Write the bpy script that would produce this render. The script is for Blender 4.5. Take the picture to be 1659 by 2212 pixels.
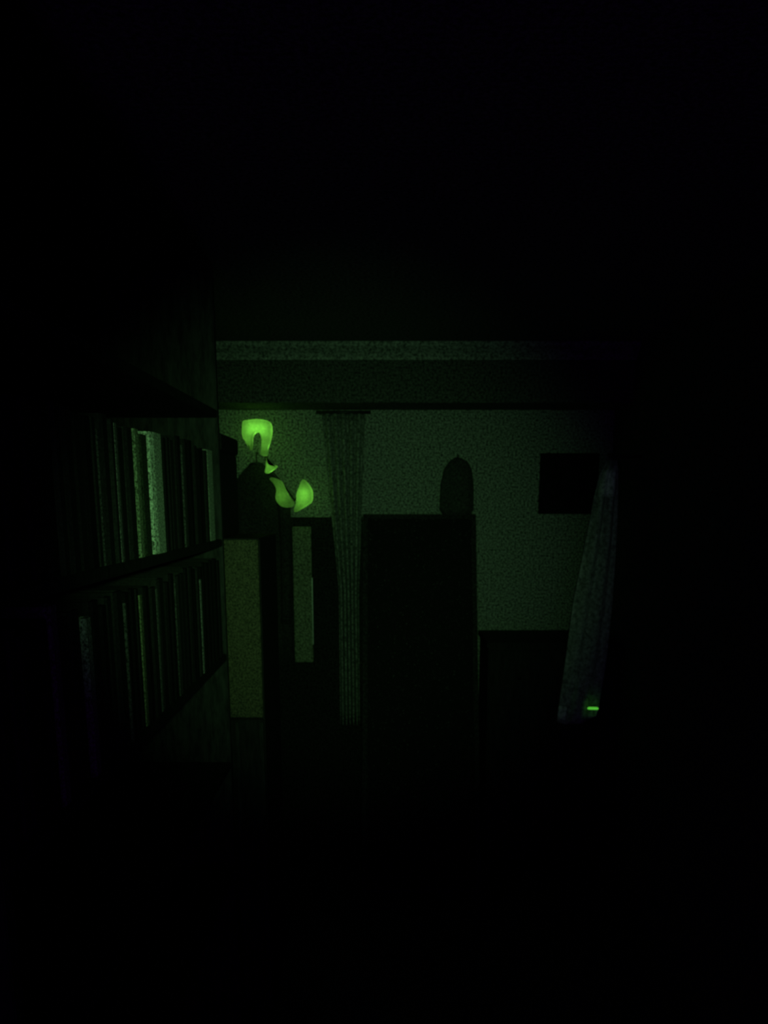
import bpy, bmesh, math, random
from mathutils import Vector, Matrix
random.seed(7)
S = bpy.context.scene
COL = S.collection
for o in list(bpy.data.objects):
    bpy.data.objects.remove(o)

# ------------------------------------------------------------------ camera
cam = bpy.data.cameras.new('camera')
cam.sensor_fit = 'VERTICAL'; cam.sensor_height = 36.0; cam.sensor_width = 27.0
cam.lens = 36.0 * 1800 / 2212
cam.shift_y = 0.1614
cam.clip_start = 0.02
cam.dof.use_dof = True                       # close focus: the far room is soft
cam.dof.focus_distance = 0.6
cam.dof.aperture_fstop = 18.0
camo = bpy.data.objects.new('camera', cam); COL.objects.link(camo)
CAMZ = 1.7
camo.location = (0, 0, CAMZ)
camo.rotation_euler = (math.radians(90 - 12), 0, 0)
S.camera = camo

# ------------------------------------------------------------------ exposure
S.view_settings.view_transform = 'Standard'
S.view_settings.look = 'None'
S.view_settings.gamma = 1.0
S.view_settings.use_curve_mapping = False
S.view_settings.exposure = 0.0

# ------------------------------------------------------------------ world: faint violet night
W = bpy.data.worlds.new('world'); S.world = W; W.use_nodes = True
bg = W.node_tree.nodes['Background']
bg.inputs['Color'].default_value = (0.40, 0.02, 1.0, 1)
bg.inputs['Strength'].default_value = 0.06

# ------------------------------------------------------------------ added green spot by the camera; its cone makes the round lit area
sp = bpy.data.lights.new('added_spot', 'SPOT')
sp.color = (0.34, 1.0, 0.30); sp.energy = 39.0
sp.spot_size = math.radians(41); sp.spot_blend = 1.0
sp.shadow_soft_size = 0.02
spo = bpy.data.objects.new('added_spot', sp); COL.objects.link(spo)
spo.location = (0.03, 0.02, CAMZ + 0.05)
spo.rotation_euler = (Vector((-0.22, 4.0, 1.42)) - spo.location).to_track_quat('-Z', 'Y').to_euler()

# ------------------------------------------------------------------ materials
def mat(name, col, rough=0.7, grain=0.0, scale=150.0, bump=0.0, stretch=None, spec=0.3, metal=0.0, speck=None):
    m = bpy.data.materials.new(name); m.use_nodes = True
    nt = m.node_tree; n = nt.nodes; L = nt.links
    b = n['Principled BSDF']
    b.inputs['Roughness'].default_value = rough
    b.inputs['Specular IOR Level'].default_value = spec
    b.inputs['Metallic'].default_value = metal
    c = (col, col, col) if not isinstance(col, tuple) else col
    b.inputs['Base Color'].default_value = (*c, 1)
    if grain or speck:
        tc = n.new('ShaderNodeTexCoord'); mp = n.new('ShaderNodeMapping')
        if stretch: mp.inputs['Scale'].default_value = stretch
        L.new(tc.outputs['Object'], mp.inputs['Vector'])
        t = n.new('ShaderNodeTexNoise'); t.inputs['Scale'].default_value = scale
        t.inputs['Detail'].default_value = 3.0; t.inputs['Roughness'].default_value = 0.75
        L.new(mp.outputs['Vector'], t.inputs['Vector'])
        r = n.new('ShaderNodeValToRGB')
        if speck:
            lo, hi, v = speck
            r.color_ramp.elements[0].position = lo; r.color_ramp.elements[1].position = hi
            r.color_ramp.elements[0].color = (*c, 1); r.color_ramp.elements[1].color = (v, v, v, 1)
        else:
            r.color_ramp.elements[0].position = 0.36; r.color_ramp.elements[1].position = 0.66
            k0, k1 = max(0, 1 - grain), 1 + grain*1.3
            r.color_ramp.elements[0].color = (c[0]*k0, c[1]*k0, c[2]*k0, 1)
            r.color_ramp.elements[1].color = (c[0]*k1, c[1]*k1, c[2]*k1, 1)
        L.new(t.outputs['Fac'], r.inputs['Fac'])
        L.new(r.outputs['Color'], b.inputs['Base Color'])
        if bump:
            bn = n.new('ShaderNodeBump'); bn.inputs['Strength'].default_value = bump
            bn.inputs['Distance'].default_value = 0.004
            L.new(t.outputs['Fac'], bn.inputs['Height']); L.new(bn.outputs['Normal'], b.inputs['Normal'])
    return m

def frosted(name, col):
    m = bpy.data.materials.new(name); m.use_nodes = True
    nt = m.node_tree; n = nt.nodes; L = nt.links
    n.remove(n['Principled BSDF'])
    tr = n.new('ShaderNodeBsdfTranslucent'); df = n.new('ShaderNodeBsdfDiffuse')
    tc = n.new('ShaderNodeTexCoord'); t = n.new('ShaderNodeTexNoise')
    t.inputs['Scale'].default_value = 90; t.inputs['Detail'].default_value = 4; t.inputs['Roughness'].default_value = 0.7
    r = n.new('ShaderNodeValToRGB')
    r.color_ramp.elements[0].position = .3; r.color_ramp.elements[1].position = .7
    r.color_ramp.elements[0].color = (*[v*.72 for v in col], 1); r.color_ramp.elements[1].color = (*[min(1, v*1.12) for v in col], 1)
    L.new(tc.outputs['Object'], t.inputs['Vector']); L.new(t.outputs['Fac'], r.inputs['Fac'])
    L.new(r.outputs['Color'], tr.inputs['Color'])
    df.inputs['Color'].default_value = (.15, .15, .15, 1)
    mx = n.new('ShaderNodeMixShader'); mx.inputs['Fac'].default_value = 0.15
    L.new(tr.outputs[0], mx.inputs[1]); L.new(df.outputs[0], mx.inputs[2])
    L.new(mx.outputs[0], n['Material Output'].inputs['Surface'])
    return m

def emit(name, col, st):
    m = bpy.data.materials.new(name); m.use_nodes = True
    b = m.node_tree.nodes['Principled BSDF']
    b.inputs['Base Color'].default_value = (.3, .3, .3, 1)
    b.inputs['Emission Color'].default_value = (*col, 1); b.inputs['Emission Strength'].default_value = st
    return m

M = {
 'wall': mat('grainy_plaster', 0.26, 0.9, 1.0, 110, 0.6),
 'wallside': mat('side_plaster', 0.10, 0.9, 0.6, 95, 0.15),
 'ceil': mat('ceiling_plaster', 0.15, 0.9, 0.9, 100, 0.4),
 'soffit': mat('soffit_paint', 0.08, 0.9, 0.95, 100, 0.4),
 'cornice': mat('cornice_paint', 0.30, 0.8, 0.8, 90),
 'floor': mat('dark_floorboards', 0.05, 0.6, 0.6, 20, stretch=(8, 1, 1)),
 'blackwood': mat('black_wood', 0.012, 0.75, 0.6, 12, stretch=(6, 6, 1)),
 'edgewood': mat('dark_edge_wood', 0.022, 0.7, 0.7, 60, stretch=(1, 1, .2)),
 'page': mat('paper_pages', 0.015, 0.9, 0.4, 200, stretch=(1, 6, 1)),
 'box': mat('black_card', 0.012, 0.8, 0.5, 80),
 'paledoor': mat('pale_cabinet_door', (0.085, 0.075, 0.045), 0.7, 0.8, 170),
 'panel': mat('pale_panel', (0.21, 0.21, 0.16), 0.8, 0.8, 110),
 'metal': mat('bare_metal', 0.45, 0.45, 0.3, 120, metal=0.6),
 'darkmetal': mat('dark_metal', 0.03, 0.5, 0.3, 60, metal=0.5),
 'curtain': mat('thin_curtain', 0.20, 0.95, 0.85, 100),
 'coat': mat('black_wool', 0.032, 0.95, 0.7, 120),
 'board': mat('speckled_dark_board', 0.016, 0.9, speck=(0.62, 0.74, 0.20), scale=120, spec=0.05),  # pale specks on a dark base imitate camera noise
 'frame': mat('dark_frame', 0.03, 0.8, 0.8, 80, spec=0.1),
 'cloth': mat('pale_cloth', 0.42, 0.95, 0.5, 60),
 'clothlight': mat('cloth_highlight', 0.9, 0.95, 0.5, 60),  # paler tone that paints highlight and glow onto the cloth
 'canvas': mat('black_canvas', 0.010, 0.9, 0.5, 40, spec=0.05),
 'dark_sheet': mat('added_dark_tone', 0.022, 0.9, 0.9, 110, spec=0.1),  # dark tone of the sheet added over the lower wall
 'dark_shape': mat('wall_shade_dark', 0.05, 0.95, 0.6, 110),  # dark tone of the shape that stands for wall shade
}

# ------------------------------------------------------------------ mesh helpers
def link(name, me, m, parent=None, smooth=False):
    o = bpy.data.objects.new(name, me); COL.objects.link(o)
    if m: me.materials.append(m)
    if smooth:
        for f in me.polygons: f.use_smooth = True
    if parent: o.parent = parent
    return o

def to_mesh(name, bm):
    bmesh.ops.recalc_face_normals(bm, faces=bm.faces)
    me = bpy.data.meshes.new(name); bm.to_mesh(me); bm.free(); return me

def add_box(bm, a, b):
    vs = [bm.verts.new((x, y, z)) for x in (a[0], b[0]) for y in (a[1], b[1]) for z in (a[2], b[2])]
    for q in ((0,1,3,2),(4,6,7,5),(0,4,5,1),(2,3,7,6),(0,2,6,4),(1,5,7,3)):
        bm.faces.new([vs[i] for i in q])

def box(name, a, b, m, parent=None, bev=0.0):
    bm = bmesh.new(); add_box(bm, a, b)
    if bev:
        bmesh.ops.bevel(bm, geom=list(bm.edges), offset=bev, segments=2, affect='EDGES')
    return link(name, to_mesh(name, bm), m, parent)

def tube_bm(bm, pts, rad, seg=10):
    pts = [Vector(p) for p in pts]; rings = []
    rads = rad if isinstance(rad, list) else [rad]*len(pts)
    for i, p in enumerate(pts):
        d = (pts[min(i+1, len(pts)-1)] - pts[max(i-1, 0)]).normalized()
        u = d.orthogonal().normalized() if i == 0 else (rings_u - d*rings_u.dot(d)).normalized()
        rings_u = u; v = d.cross(u)
        rings.append([bm.verts.new(p + (u*math.cos(t*2*math.pi/seg) + v*math.sin(t*2*math.pi/seg))*rads[i]) for t in range(seg)])
    for a, b in zip(rings, rings[1:]):
        for t in range(seg):
            bm.faces.new((a[t], a[(t+1) % seg], b[(t+1) % seg], b[t]))
    bm.faces.new(rings[0]); bm.faces.new(rings[-1])

def tube(name, pts, rad, m, parent=None, seg=10):
    bm = bmesh.new(); tube_bm(bm, pts, rad, seg)
    return link(name, to_mesh(name, bm), m, parent, True)

def catmull(pts, n=4):
    out = []; N = len(pts)
    for i in range(N):
        p0, p1, p2, p3 = (Vector(pts[(i+k-1) % N]) for k in range(4))
        for j in range(n):
            t = j/n
            out.append(0.5*((2*p1) + (p2-p0)*t + (2*p0-5*p1+4*p2-p3)*t*t + (3*p1-p0-3*p2+p3)*t**3))
    return out

def plate(name, outline, y0, y1, m, parent=None, rnd=0.006):
    """a cushion-edged solid with the given x/z outline between y0 (front) and y1 (back)"""
    pts = catmull(outline); bm = bmesh.new(); N = len(pts)
    area = sum(pts[i].x*pts[(i+1) % N].y - pts[(i+1) % N].x*pts[i].y for i in range(N))
    sgn = 1 if area > 0 else -1
    def ring(y, inset):
        r = []
        for i, p in enumerate(pts):
            d = (pts[(i+1) % N] - pts[i-1]).normalized()
            nrm = Vector((-d.y, d.x))*sgn
            q = p + nrm*inset
            r.append(bm.verts.new((q.x, y, q.y)))
        return r
    rs = [ring(y0, rnd), ring(y0+rnd*.3, rnd*.3), ring(y0+rnd, 0), ring(y1, 0)]
    for a, b in zip(rs, rs[1:]):
        for i in range(N): bm.faces.new((a[i], a[(i+1) % N], b[(i+1) % N], b[i]))
    bm.faces.new(rs[0]); bm.faces.new(rs[-1])
    return link(name, to_mesh(name, bm), m, parent)

def thing(name, label, cat, loc=(0, 0, 0), group=None):
    o = bpy.data.objects.new(name, None); COL.objects.link(o); o.location = loc
    o.empty_display_size = 0.05
    tag(o, label, cat, group); return o

def tag(o, label, cat, group=None):
    o['label'] = label; o['category'] = cat
    if group: o['group'] = group
    return o

def struct(o, label):
    o['kind'] = 'structure'; o['label'] = label; return o

# ------------------------------------------------------------------ the room
XL, XR, YB, ZC = -0.76, 1.06, 4.0, 2.34
struct(box('floor', (XL-.1, -.6, -.1), (XR+.1, YB+.1, 0), M['floor']), 'dark floor lost in the shadow')
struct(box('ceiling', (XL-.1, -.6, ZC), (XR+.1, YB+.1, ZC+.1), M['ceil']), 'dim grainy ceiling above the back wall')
struct(box('wall_back', (XL-.1, YB, 0), (XR+.1, YB+.1, ZC), M['wall']), 'grainy green-lit back wall')
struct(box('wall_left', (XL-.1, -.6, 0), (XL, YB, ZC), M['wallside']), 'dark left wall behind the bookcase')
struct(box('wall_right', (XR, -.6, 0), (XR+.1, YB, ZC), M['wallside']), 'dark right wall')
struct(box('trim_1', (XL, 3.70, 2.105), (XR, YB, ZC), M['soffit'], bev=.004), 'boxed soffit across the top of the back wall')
bm = bmesh.new()
prof = [(3.70, ZC), (3.70, 2.275), (3.692, 2.275), (3.688, 2.285), (3.675, 2.30), (3.655, 2.315), (3.645, 2.325), (3.64, ZC)]
a = [bm.verts.new((XL, y, z)) for y, z in prof]; b = [bm.verts.new((XR, y, z)) for y, z in prof]
for i in range(len(prof)):
    j = (i+1) % len(prof); bm.faces.new((a[i], a[j], b[j], b[i]))
bm.faces.new(a); bm.faces.new(b)
struct(link('trim_2', to_mesh('trim_2', bm), M['cornice']), 'pale cornice strip under the ceiling')

struct(box('added_dark_sheet', (XL, 3.99, 0), (-0.10, YB, 1.622), M['dark_sheet'], bev=.003), 'dark sheet added to darken the lower left back wall')  # added sheet, keeps the lower left wall dark

# ------------------------------------------------------------------ bookcase
BX0, BX1, BY0, BY1 = -0.755, -0.445, 0.90, 2.345
bc = thing('bookcase', 'tall black bookcase holding rows of books along the left wall', 'bookcase', ((BX0+BX1)/2, (BY0+BY1)/2, 0))
bc_off = Vector(bc.location)
def bpart(name, a, b, m, bev=.002):
    o = box(name, a, b, m, None, bev); o.parent = bc; o.matrix_parent_inverse = Matrix.Translation(-bc_off); return o
bpart('side_panel', (BX0, BY0, 0), (BX1, BY0+.025, 2.30), M['blackwood'])
bpart('side_panel', (BX0, BY1-.025, 0), (BX1, BY1, 2.30), M['edgewood'])
bpart('back_panel', (BX0, BY0+.025, .06), (BX0+.008, BY1-.025, 2.28), M['blackwood'])
bpart('top_panel', (BX0, BY0+.025, 2.28), (BX1, BY1-.025, 2.30), M['blackwood'])
bpart('plinth', (BX0+.02, BY0+.025, 0), (BX1-.02, BY1-.025, .06), M['blackwood'])
SH = [0.08, 0.63, 0.955, 1.275, 1.595, 1.935]
for z in SH:
    bpart('shelf', (BX0+.008, BY0+.025, z-.02), (BX1, BY1-.025, z), M['blackwood'])

# ------------------------------------------------------------------ books
def book_meshes(t, h, dep):
    bm = bmesh.new()
    o = [(-dep, 0), (-.012, 0), (-.004, t*.06), (0, t*.22), (0, t*.78), (-.004, t*.94), (-.012, t), (-dep, t)]
    w = .0025
    i = [(-dep, t-w), (-.013, t-w), (-.0075, t-.006 if t > .016 else t*.6), (-.0075, .006 if t > .016 else t*.4), (-.013, w), (-dep, w)]
    prof = o + i
    lo = [bm.verts.new((x, y, 0)) for x, y in prof]; hi = [bm.verts.new((x, y, h)) for x, y in prof]
    for k in range(len(prof)):
        j = (k+1) % len(prof); bm.faces.new((lo[k], lo[j], hi[j], hi[k]))
    bm.faces.new(lo); bm.faces.new(hi)
    cover = to_mesh('cover', bm)
    bm = bmesh.new(); add_box(bm, (-dep+.005, .003, .004), (-.014, t-.003, h-.004))
    return cover, to_mesh('page_block', bm)

_bm = {}
def bookmat(v):
    k = v
    if k not in _bm:
        _bm[k] = mat('book_cloth', v, 0.75, 0.9 if not isinstance(v, float) or v > .03 else .4, 220, spec=.15)
    return _bm[k]

def make_book(y, z, t, h, v, label, group, name='book', dep=None):
    dep = dep or random.uniform(.15, .2)
    r = thing(name, label, 'book' if name == 'book' else 'binder', (-0.45 - random.choice((0, .002, .004)), y, z), group)
    c, p = book_meshes(t, h, dep)
    link('cover', c, bookmat(v), r); link('page_block', p, M['page'], r)
    return r

UP = [ # y, thickness, height, albedo, name, label
 (1.366, .018, .215, .05, 'book', 'faint grey spine left of all pale books on the upper shelf'),
 (1.447, .020, .232, .16, 'book', 'thin dim grey-green spine left of the two bright upper-shelf spines'),
 (1.562, .036, .232, (.26, .30, .20), 'book', 'mid-green narrow spine just left of the broadest bright binder'),
 (1.600, .065, .226, (.05, .06, .04), 'book', 'dull green spine squeezed between two bright spines on the upper shelf'),
 (1.668, .094, .235, (.52, .56, .48), 'binder', 'broad pale green binder, brightest and widest spine on the upper shelf'),
 (1.915, .028, .225, .07, 'book', 'barely visible grey spine between broad binder and end binder'),
 (2.192, .104, .232, (.50, .54, .46), 'binder', 'pale green binder near the far end of the upper shelf'),
]
LO = [
 (1.112, .034, .285, .14, 'book', 'faint tall spine at the far left of the lower shelf'),
 (1.242, .034, .250, .17, 'book', 'short grey spine standing alone left on the lower shelf'),
 (1.440, .012, .250, .06, 'book', 'faint thin spine left of the bright lower-shelf line'),
 (1.540, .024, .252, (.17, .19, .11), 'book', 'slim green spine, brightest on the lower shelf'),
 (1.652, .022, .252, .15, 'book', 'slim grey spine right of the brightest lower-shelf spine'),
 (1.795, .016, .250, .05, 'book', 'very faint thin spine mid-right on the lower shelf'),
 (2.040, .024, .235, .17, 'book', 'slim grey spine at the right end of the lower shelf'),
]
UPN = ['faint leftmost grey spine', 'thin grey-green spine', 'narrow mid-green spine', 'dull green spine', 'broad pale binder', 'barely visible grey spine', 'pale end binder']
LON = ['faint tall leftmost spine', 'short grey spine', 'faint thin spine', 'slim brightest green spine', 'slim grey spine beside it', 'very faint mid-right spine', 'slim grey end spine']
def fill(rows, names, z, y0, y1, hr, shelf):
    y = y0; group = 'books on the ' + shelf
    for k, spec in enumerate(rows + [None]):
        if k == 0: label = 'near-black book left of the %s, %s' % (names[0], shelf)
        elif spec is None: label = 'near-black book right of the %s, %s' % (names[-1], shelf)
        else: label = 'near-black book between %s and %s, %s' % (names[k-1], names[k], shelf)
        stop = spec[0] if spec else y1
        while stop - y > .010:
            t = min(random.uniform(.026, .05), stop - y)
            if stop - y - t < .012: t = stop - y
            make_book(y + .0005, z, t - .001, random.uniform(*hr), random.choice((.008, .012, .018, .024)), label, group)
            y += t
        if spec:
            make_book(spec[0] + .0005, z, spec[1] - .001, spec[2], spec[3], spec[5], group, spec[4])
            y = spec[0] + spec[1]
fill(UP, UPN, SH[4], 0.95, 2.30, (.226, .243), 'upper shelf')
fill(LO, LON, SH[3], 0.95, 2.30, (.258, .274), 'lower shelf')

# ------------------------------------------------------------------ cabinet beside the bookcase
cb = thing('narrow_cabinet', 'narrow cabinet with pale upper door beyond the bookcase end', 'cabinet')
box('body', (-.735, 2.47, .06), (-.365, 2.85, 1.59), M['blackwood'], cb, .003)
box('plinth', (-.715, 2.49, 0), (-.385, 2.85, .06), M['blackwood'], cb)
d = box('upper_door', (-.733, 2.448, 1.055), (-.367, 2.47, 1.587), M['paledoor'], cb, .003); d['label'] = 'pale green-lit upper door'
d = box('lower_door', (-.733, 2.452, .065), (-.367, 2.47, 1.047), M['blackwood'], cb, .003)
for x in (-.733, -.452, -.378):
    box('stile', (x, 2.446, .07), (x+.011, 2.452, 1.04), M['edgewood'], d, .001)
sb = thing('storage_box', 'black lidded box standing on the narrow cabinet', 'box')
box('body', (-.735, 2.50, 1.591), (-.476, 2.78, 1.84), M['box'], sb, .004)
box('lid', (-.740, 2.495, 1.84), (-.471, 2.785, 1.89), M['box'], sb, .004)

# ------------------------------------------------------------------ coat hanging in the corner
ct = thing('hanging_coat', 'dark coat hanging in the back left corner under the lamp', 'coat')
def loft(name, rings, m, parent, seg=36, fold=.0, nf=9):
    """rings: (cx, cy, z, rx, ry)"""
    bm = bmesh.new(); R = []
    for k, (cx, cy, z, rx, ry) in enumerate(rings):
        amp = fold*k/(len(rings)-1)
        ring = []
        for t in range(seg):
            th = 2*math.pi*t/seg
            f = 1 + amp*math.sin(nf*th + .4*k)
            ring.append(bm.verts.new((cx + rx*f*math.cos(th), cy + ry*f*math.sin(th), z)))
        R.append(ring)
    for a, b in zip(R, R[1:]):
        for t in range(seg): bm.faces.new((a[t], a[(t+1) % seg], b[(t+1) % seg], b[t]))
    bm.faces.new(R[0]); bm.faces.new(R[-1])
    return link(name, to_mesh(name, bm), m, parent, True)
loft('coat_body', [(-.585, 3.945, 1.868, .010, .012), (-.585, 3.945, 1.858, .035, .022), (-.585, 3.945, 1.835, .062, .028), (-.585, 3.945, 1.79, .098, .033), (-.585, 3.945, 1.72, .130, .036),
     (-.585, 3.945, 1.60, .135, .036), (-.585, 3.945, 1.35, .128, .035), (-.585, 3.945, 1.10, .138, .036), (-.585, 3.945, .92, .145, .036)], M['coat'], ct, fold=.10)
for s in (-1, 1):
    tube('sleeve', [(-.585+s*.105, 3.925, 1.77), (-.585+s*.125, 3.92, 1.68), (-.585+s*.13, 3.915, 1.45), (-.585+s*.125, 3.915, 1.2), (-.585+s*.122, 3.915, 1.13)],
         [.022, .030, .028, .025, .027], M['coat'], ct, 14)
tube('collar', [(-.585+.030*math.cos(t), 3.945+.022*math.sin(t), 1.856-.008*math.sin(t)) for t in [k*math.pi/8 for k in range(17)]], .006, M['coat'], ct, 8)
tube('hanger_hook', [(-.585, 3.945, 1.86), (-.585, 3.945, 1.90), (-.585, 3.96, 1.915), (-.585, 3.985, 1.91), (-.585, 4.0, 1.91)], .003, M['darkmetal'], ct, 8)

# ------------------------------------------------------------------ glowing wall lamp
lp = thing('wall_lamp', 'bright green glowing wall lamp with horseshoe top and two-lobed lower shade', 'lamp')
UPPER = [(-0.625, 2.042), (-0.603, 2.047), (-0.562, 2.051), (-0.527, 2.047), (-0.504, 2.035), (-0.5, 2.001), (-0.507, 1.962), (-0.52, 1.928), (-0.525, 1.896), (-0.55, 1.898), (-0.549, 1.92), (-0.546, 1.95), (-0.546, 1.972), (-0.552, 1.990), (-0.566, 1.997), (-0.580, 1.988), (-0.588, 1.966), (-0.589, 1.944), (-0.595, 1.92), (-0.603, 1.928), (-0.617, 1.956), (-0.629, 1.976), (-0.63, 2.011)]
TRI = [(-0.526, 1.888), (-0.518, 1.87), (-0.507, 1.857), (-0.485, 1.853), (-0.483, 1.845), (-0.5, 1.833), (-0.522, 1.819), (-0.534, 1.823), (-0.529, 1.849)]
LEFT = [(-0.513, 1.793), (-0.497, 1.799), (-0.464, 1.783), (-0.452, 1.761), (-0.443, 1.74), (-0.426, 1.713), (-0.41, 1.691), (-0.415, 1.672), (-0.444, 1.668), (-0.472, 1.679), (-0.489, 1.708), (-0.485, 1.746), (-0.496, 1.772)]
RIGHT = [(-0.362, 1.791), (-0.343, 1.774), (-0.327, 1.748), (-0.323, 1.721), (-0.328, 1.693), (-0.353, 1.674), (-0.381, 1.657), (-0.4, 1.647), (-0.407, 1.657), (-0.397, 1.691), (-0.394, 1.729), (-0.383, 1.756), (-0.374, 1.78)]
FR = frosted('frosted_lamp_glass', (.9, .9, .9))
GREEN = (0.25, 1.0, 0.07)
for nm, ol, lab, bulbs in (
   ('upper_shade', UPPER, 'bright horseshoe-shaped upper shade', [(-.585, 2.012, .046), (-.538, 2.008, .046), (-.532, 1.940, .016), (-.606, 1.965, .012)]),
   ('elbow_shade', TRI, 'small three-cornered glowing elbow', [(-.514, 1.843, .026)]),
   ('lower_shade', LEFT, 'dimmer left lobe', [(-.462, 1.715, .016), (-.478, 1.765, .006)]),
   ('lower_shade', RIGHT, 'bright right lobe', [(-.358, 1.730, .042), (-.368, 1.690, .016)])):
    o = plate(nm, ol, 3.838, 3.885, FR, lp); o['label'] = lab
    for (x, z, e) in bulbs:
        l = bpy.data.lights.new('bulb', 'POINT'); l.color = GREEN; l.energy = e; l.shadow_soft_size = .008
        lo_ = bpy.data.objects.new('bulb', l); COL.objects.link(lo_); lo_.location = (x, 3.876, z); lo_.parent = lp
tube('stem', [(-.545, 3.893, 1.96), (-.53, 3.893, 1.87), (-.505, 3.893, 1.82), (-.455, 3.893, 1.76), (-.41, 3.893, 1.70), (-.37, 3.893, 1.72)], .007, M['darkmetal'], lp, 8)
tube('stem', [(-.545, 3.89, 2.01), (-.545, 4.0, 2.01)], .008, M['darkmetal'], lp, 8)
tube('stem', [(-.37, 3.89, 1.72), (-.37, 4.0, 1.72)], .008, M['darkmetal'], lp, 8)

# ------------------------------------------------------------------ narrow pale wall panel
wp = thing('wall_panel', 'narrow pale upright panel on back wall right of the coat', 'panel')
box('panel_board', (-.430, 3.965, .932), (-.343, 3.99, 1.578), M['panel'], wp, .003)
e = box('edge_strip', (-.343, 3.958, 1.02), (-.339, 3.99, 1.34), M['metal'], wp, .001); e['label'] = 'thin bright right edge'

# ------------------------------------------------------------------ curtain
cu = thing('curtain', 'dim narrow gathered curtain left of the leaning dark board', 'curtain')
bm = bmesh.new(); NU, NV = 56, 24; G = []
for j in range(NV+1):
    v = j/NV; z = 2.085 - v*(2.085-.62)
    k = min(1, v/.55)
    xl = -.285 + .07*k; xr = -.085 - .035*k
    row = []
    for i in range(NU+1):
        u = i/NU
        y = 3.968 + (.010+.006*v)*math.sin(u*math.pi*2*5.5 + .6*math.sin(v*4))
        row.append(bm.verts.new((xl + (xr-xl)*u, y, z)))
    G.append(row)
for j in range(NV):
    for i in range(NU): bm.faces.new((G[j][i], G[j][i+1], G[j+1][i+1], G[j+1][i]))
o = link('fabric', to_mesh('fabric', bm), M['curtain'], cu, True)
sm = o.modifiers.new('thick', 'SOLIDIFY'); sm.thickness = .002
tube('rod', [(-.31, 3.97, 2.092), (-.06, 3.97, 2.092)], .008, M['darkmetal'], cu)

# ------------------------------------------------------------------ dark board leaning on the back wall
lb = thing('leaning_board', 'tall dark framed board leaning against the back wall centre', 'board', (.14, 3.405, 0))
LBH = 1.73
x0, x1 = -.238, .290
box('panel', (x0+.02, .004, .02), (x1-.02, .022, LBH-.02), M['board'], lb)
box('frame_rail', (x0, 0, 0), (x1, .028, .022), M['frame'], lb, .002)
box('frame_rail', (x0, 0, LBH-.022), (x1, .028, LBH), M['frame'], lb, .002)
box('frame_stile', (x0, 0, .022), (x0+.022, .028, LBH-.022), M['frame'], lb, .002)
box('frame_stile', (x1-.022, 0, .022), (x1, .028, LBH-.022), M['frame'], lb, .002)
lb.rotation_euler = (-math.asin(.56/LBH), 0, 0)

# ------------------------------------------------------------------ dark shape added for soft shade above the board
bg_ = thing('wall_shade_shape', 'dark shape added for soft shade on back wall above the leaning board', 'dark_shape')
loft('shade_shape_body', [(.340, 3.965, 1.89, .016, .012), (.342, 3.962, 1.875, .042, .022), (.340, 3.957, 1.84, .064, .030), (.336, 3.952, 1.77, .076, .036), (.334, 3.950, 1.70, .078, .040), (.335, 3.950, 1.655, .078, .040), (.336, 3.952, 1.632, .060, .030)], M['dark_shape'], bg_, fold=.07, nf=7)
tube('added_hook', [(.340, 4.0, 1.893), (.340, 3.97, 1.89), (.340, 3.955, 1.902)], .004, M['dark_shape'], bg_, 8)
tube('glint_bar', [(.375, 3.936, 1.655), (.392, 3.936, 1.657)], .0035, M['metal'], bg_, 8)  # metal bar added for a tiny highlight

# ------------------------------------------------------------------ dark picture on the back wall
pf = thing('picture_frame', 'black square picture on back wall behind the hanging cloth', 'picture')
X0, X1, Z0, Z1 = .725, .995, 1.637, 1.912
box('canvas', (X0+.015, 3.982, Z0+.015), (X1-.015, 3.998, Z1-.015), M['canvas'], pf)
for a, b in (((X0, 3.97, Z0), (X1, 4.0, Z0+.018)), ((X0, 3.97, Z1-.018), (X1, 4.0, Z1)), ((X0, 3.97, Z0+.018), (X0+.018, 4.0, Z1-.018)), ((X1-.018, 3.97, Z0+.018), (X1, 4.0, Z1-.018))):
    box('frame_bar', a, b, M['canvas'], pf, .002)

# ------------------------------------------------------------------ chest of drawers
cd = thing('chest_of_drawers', 'black chest of drawers between leaning board and right wall', 'chest')
box('carcass', (.465, 3.645, .05), (1.045, 3.99, 1.06), M['blackwood'], cd, .003)
box('top', (.455, 3.625, 1.06), (1.055, 3.995, 1.085), M['blackwood'], cd, .004)
for x in (.48, 1.0):
    for y in (3.66, 3.94): box('foot', (x, y, 0), (x+.03, y+.03, .05), M['blackwood'], cd)
for k in range(4):
    z = .065 + k*.248
    dr = box('drawer', (.472, 3.632, z), (1.038, 3.648, z+.238), M['blackwood'], cd, .003)
    for x in (.60, .91):
        tube('knob', [(x, 3.634, z+.12), (x, 3.622, z+.12), (x, 3.614, z+.12)], [.006, .006, .011], M['darkmetal'], dr, 10)

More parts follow.
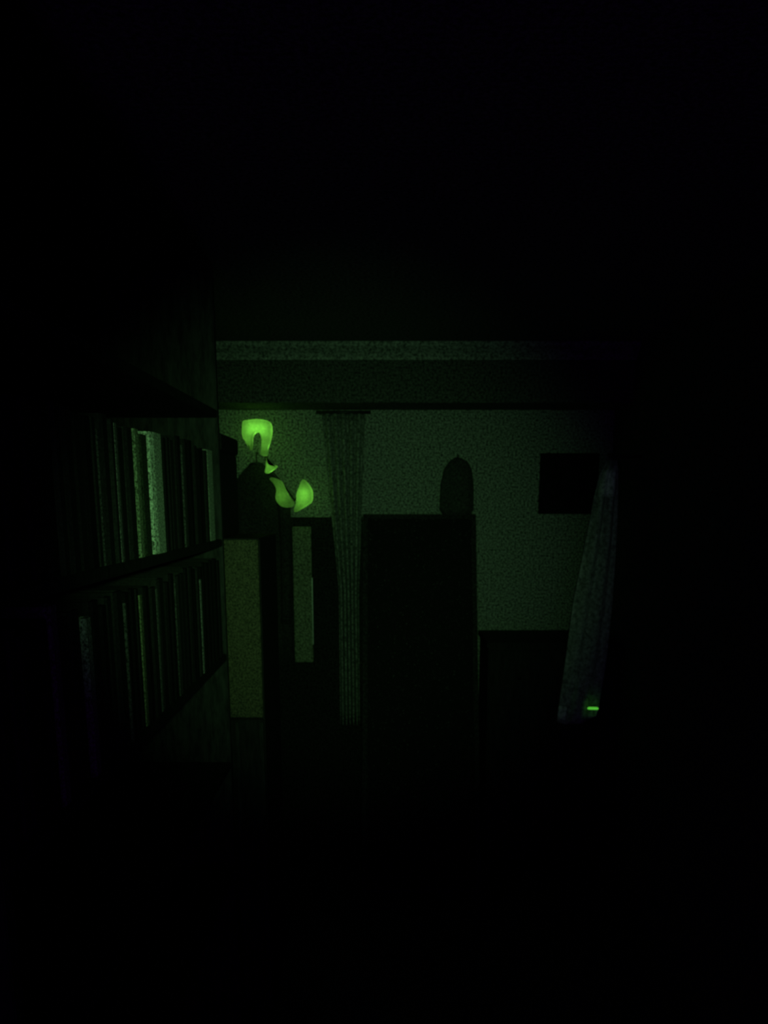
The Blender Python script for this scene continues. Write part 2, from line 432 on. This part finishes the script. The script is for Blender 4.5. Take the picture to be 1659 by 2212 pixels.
# ------------------------------------------------------------------ pale cloth hanging at right
hc = thing('hanging_cloth', 'long pale cloth hanging from bracket on the right wall', 'cloth')
prof = [(1.86, .922, .965), (1.80, .893, .972), (1.70, .874, .976), (1.606, .862, .979), (1.45, .838, .979), (1.275, .811, .977), (1.0, .788, .962), (.80, .768, .940), (.742, .764, .928)]
bm = bmesh.new(); NU, NV = 30, 40; G = []
def pr(z):
    for (za, la, ra), (zb, lb_, rb) in zip(prof, prof[1:]):
        if za >= z >= zb:
            t = (za-z)/(za-zb); return la+(lb_-la)*t, ra+(rb-ra)*t
    return prof[-1][1:]
for j in range(NV+1):
    v = j/NV; z = 1.86 - v*(1.86-.742); l, r = pr(z); row = []
    for i in range(NU+1):
        u = i/NU
        y = 3.555 + (.016-.008*v)*math.sin(u*math.pi*2*2.5 + v*1.5) - .01*math.sin(u*math.pi)
        zz = z - (.02*math.sin(u*3) - .03*u if j == NV else 0)
        row.append(bm.verts.new((l+(r-l)*u, y, zz)))
    G.append(row)
for j in range(NV):
    for i in range(NU): bm.faces.new((G[j][i], G[j][i+1], G[j+1][i+1], G[j+1][i]))
o = link('fabric', to_mesh('fabric', bm), M['cloth'], hc, True)
sm = o.modifiers.new('thick', 'SOLIDIFY'); sm.thickness = .004
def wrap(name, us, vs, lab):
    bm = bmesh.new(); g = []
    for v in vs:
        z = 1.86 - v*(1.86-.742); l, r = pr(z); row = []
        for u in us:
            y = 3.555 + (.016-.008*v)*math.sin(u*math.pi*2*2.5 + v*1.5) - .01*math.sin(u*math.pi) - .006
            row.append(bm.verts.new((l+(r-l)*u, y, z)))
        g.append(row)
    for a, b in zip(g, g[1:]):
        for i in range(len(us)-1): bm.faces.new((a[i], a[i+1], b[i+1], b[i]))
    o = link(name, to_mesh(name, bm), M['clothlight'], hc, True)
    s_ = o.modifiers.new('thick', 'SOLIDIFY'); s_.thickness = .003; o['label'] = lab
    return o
wrap('highlight_band', [.1+.08*k for k in range(11)], [.03+.02*k for k in range(6)], 'highlight near the top, built as a paler band')  # highlight painted as a pale strip over the fabric
wrap('glow_patch', [.0+.035*k for k in range(6)], [.935+.013*k for k in range(5)], 'glow at lower left corner, built as a paler patch')  # glow painted as a pale patch over the corner
tube('bracket', [(1.06, 3.555, 1.875), (.945, 3.555, 1.875), (.925, 3.555, 1.885)], .008, M['darkmetal'], hc, 10)

# small glowing marker clipped to the cloth
cl = thing('glowing_clip', 'tiny bright green glowing clip on lower right of hanging cloth', 'light')
tube('glow_bar', [(.884, 3.512, .815), (.890, 3.512, .816), (.925, 3.512, .815), (.931, 3.512, .814)], [.003, .006, .006, .003], emit('glow_green', (0.07, 0.45, 0.03), 1.0), cl, 10)
box('clip_back', (.902, 3.514, .811), (.912, 3.545, .819), M['darkmetal'], cl, .002)
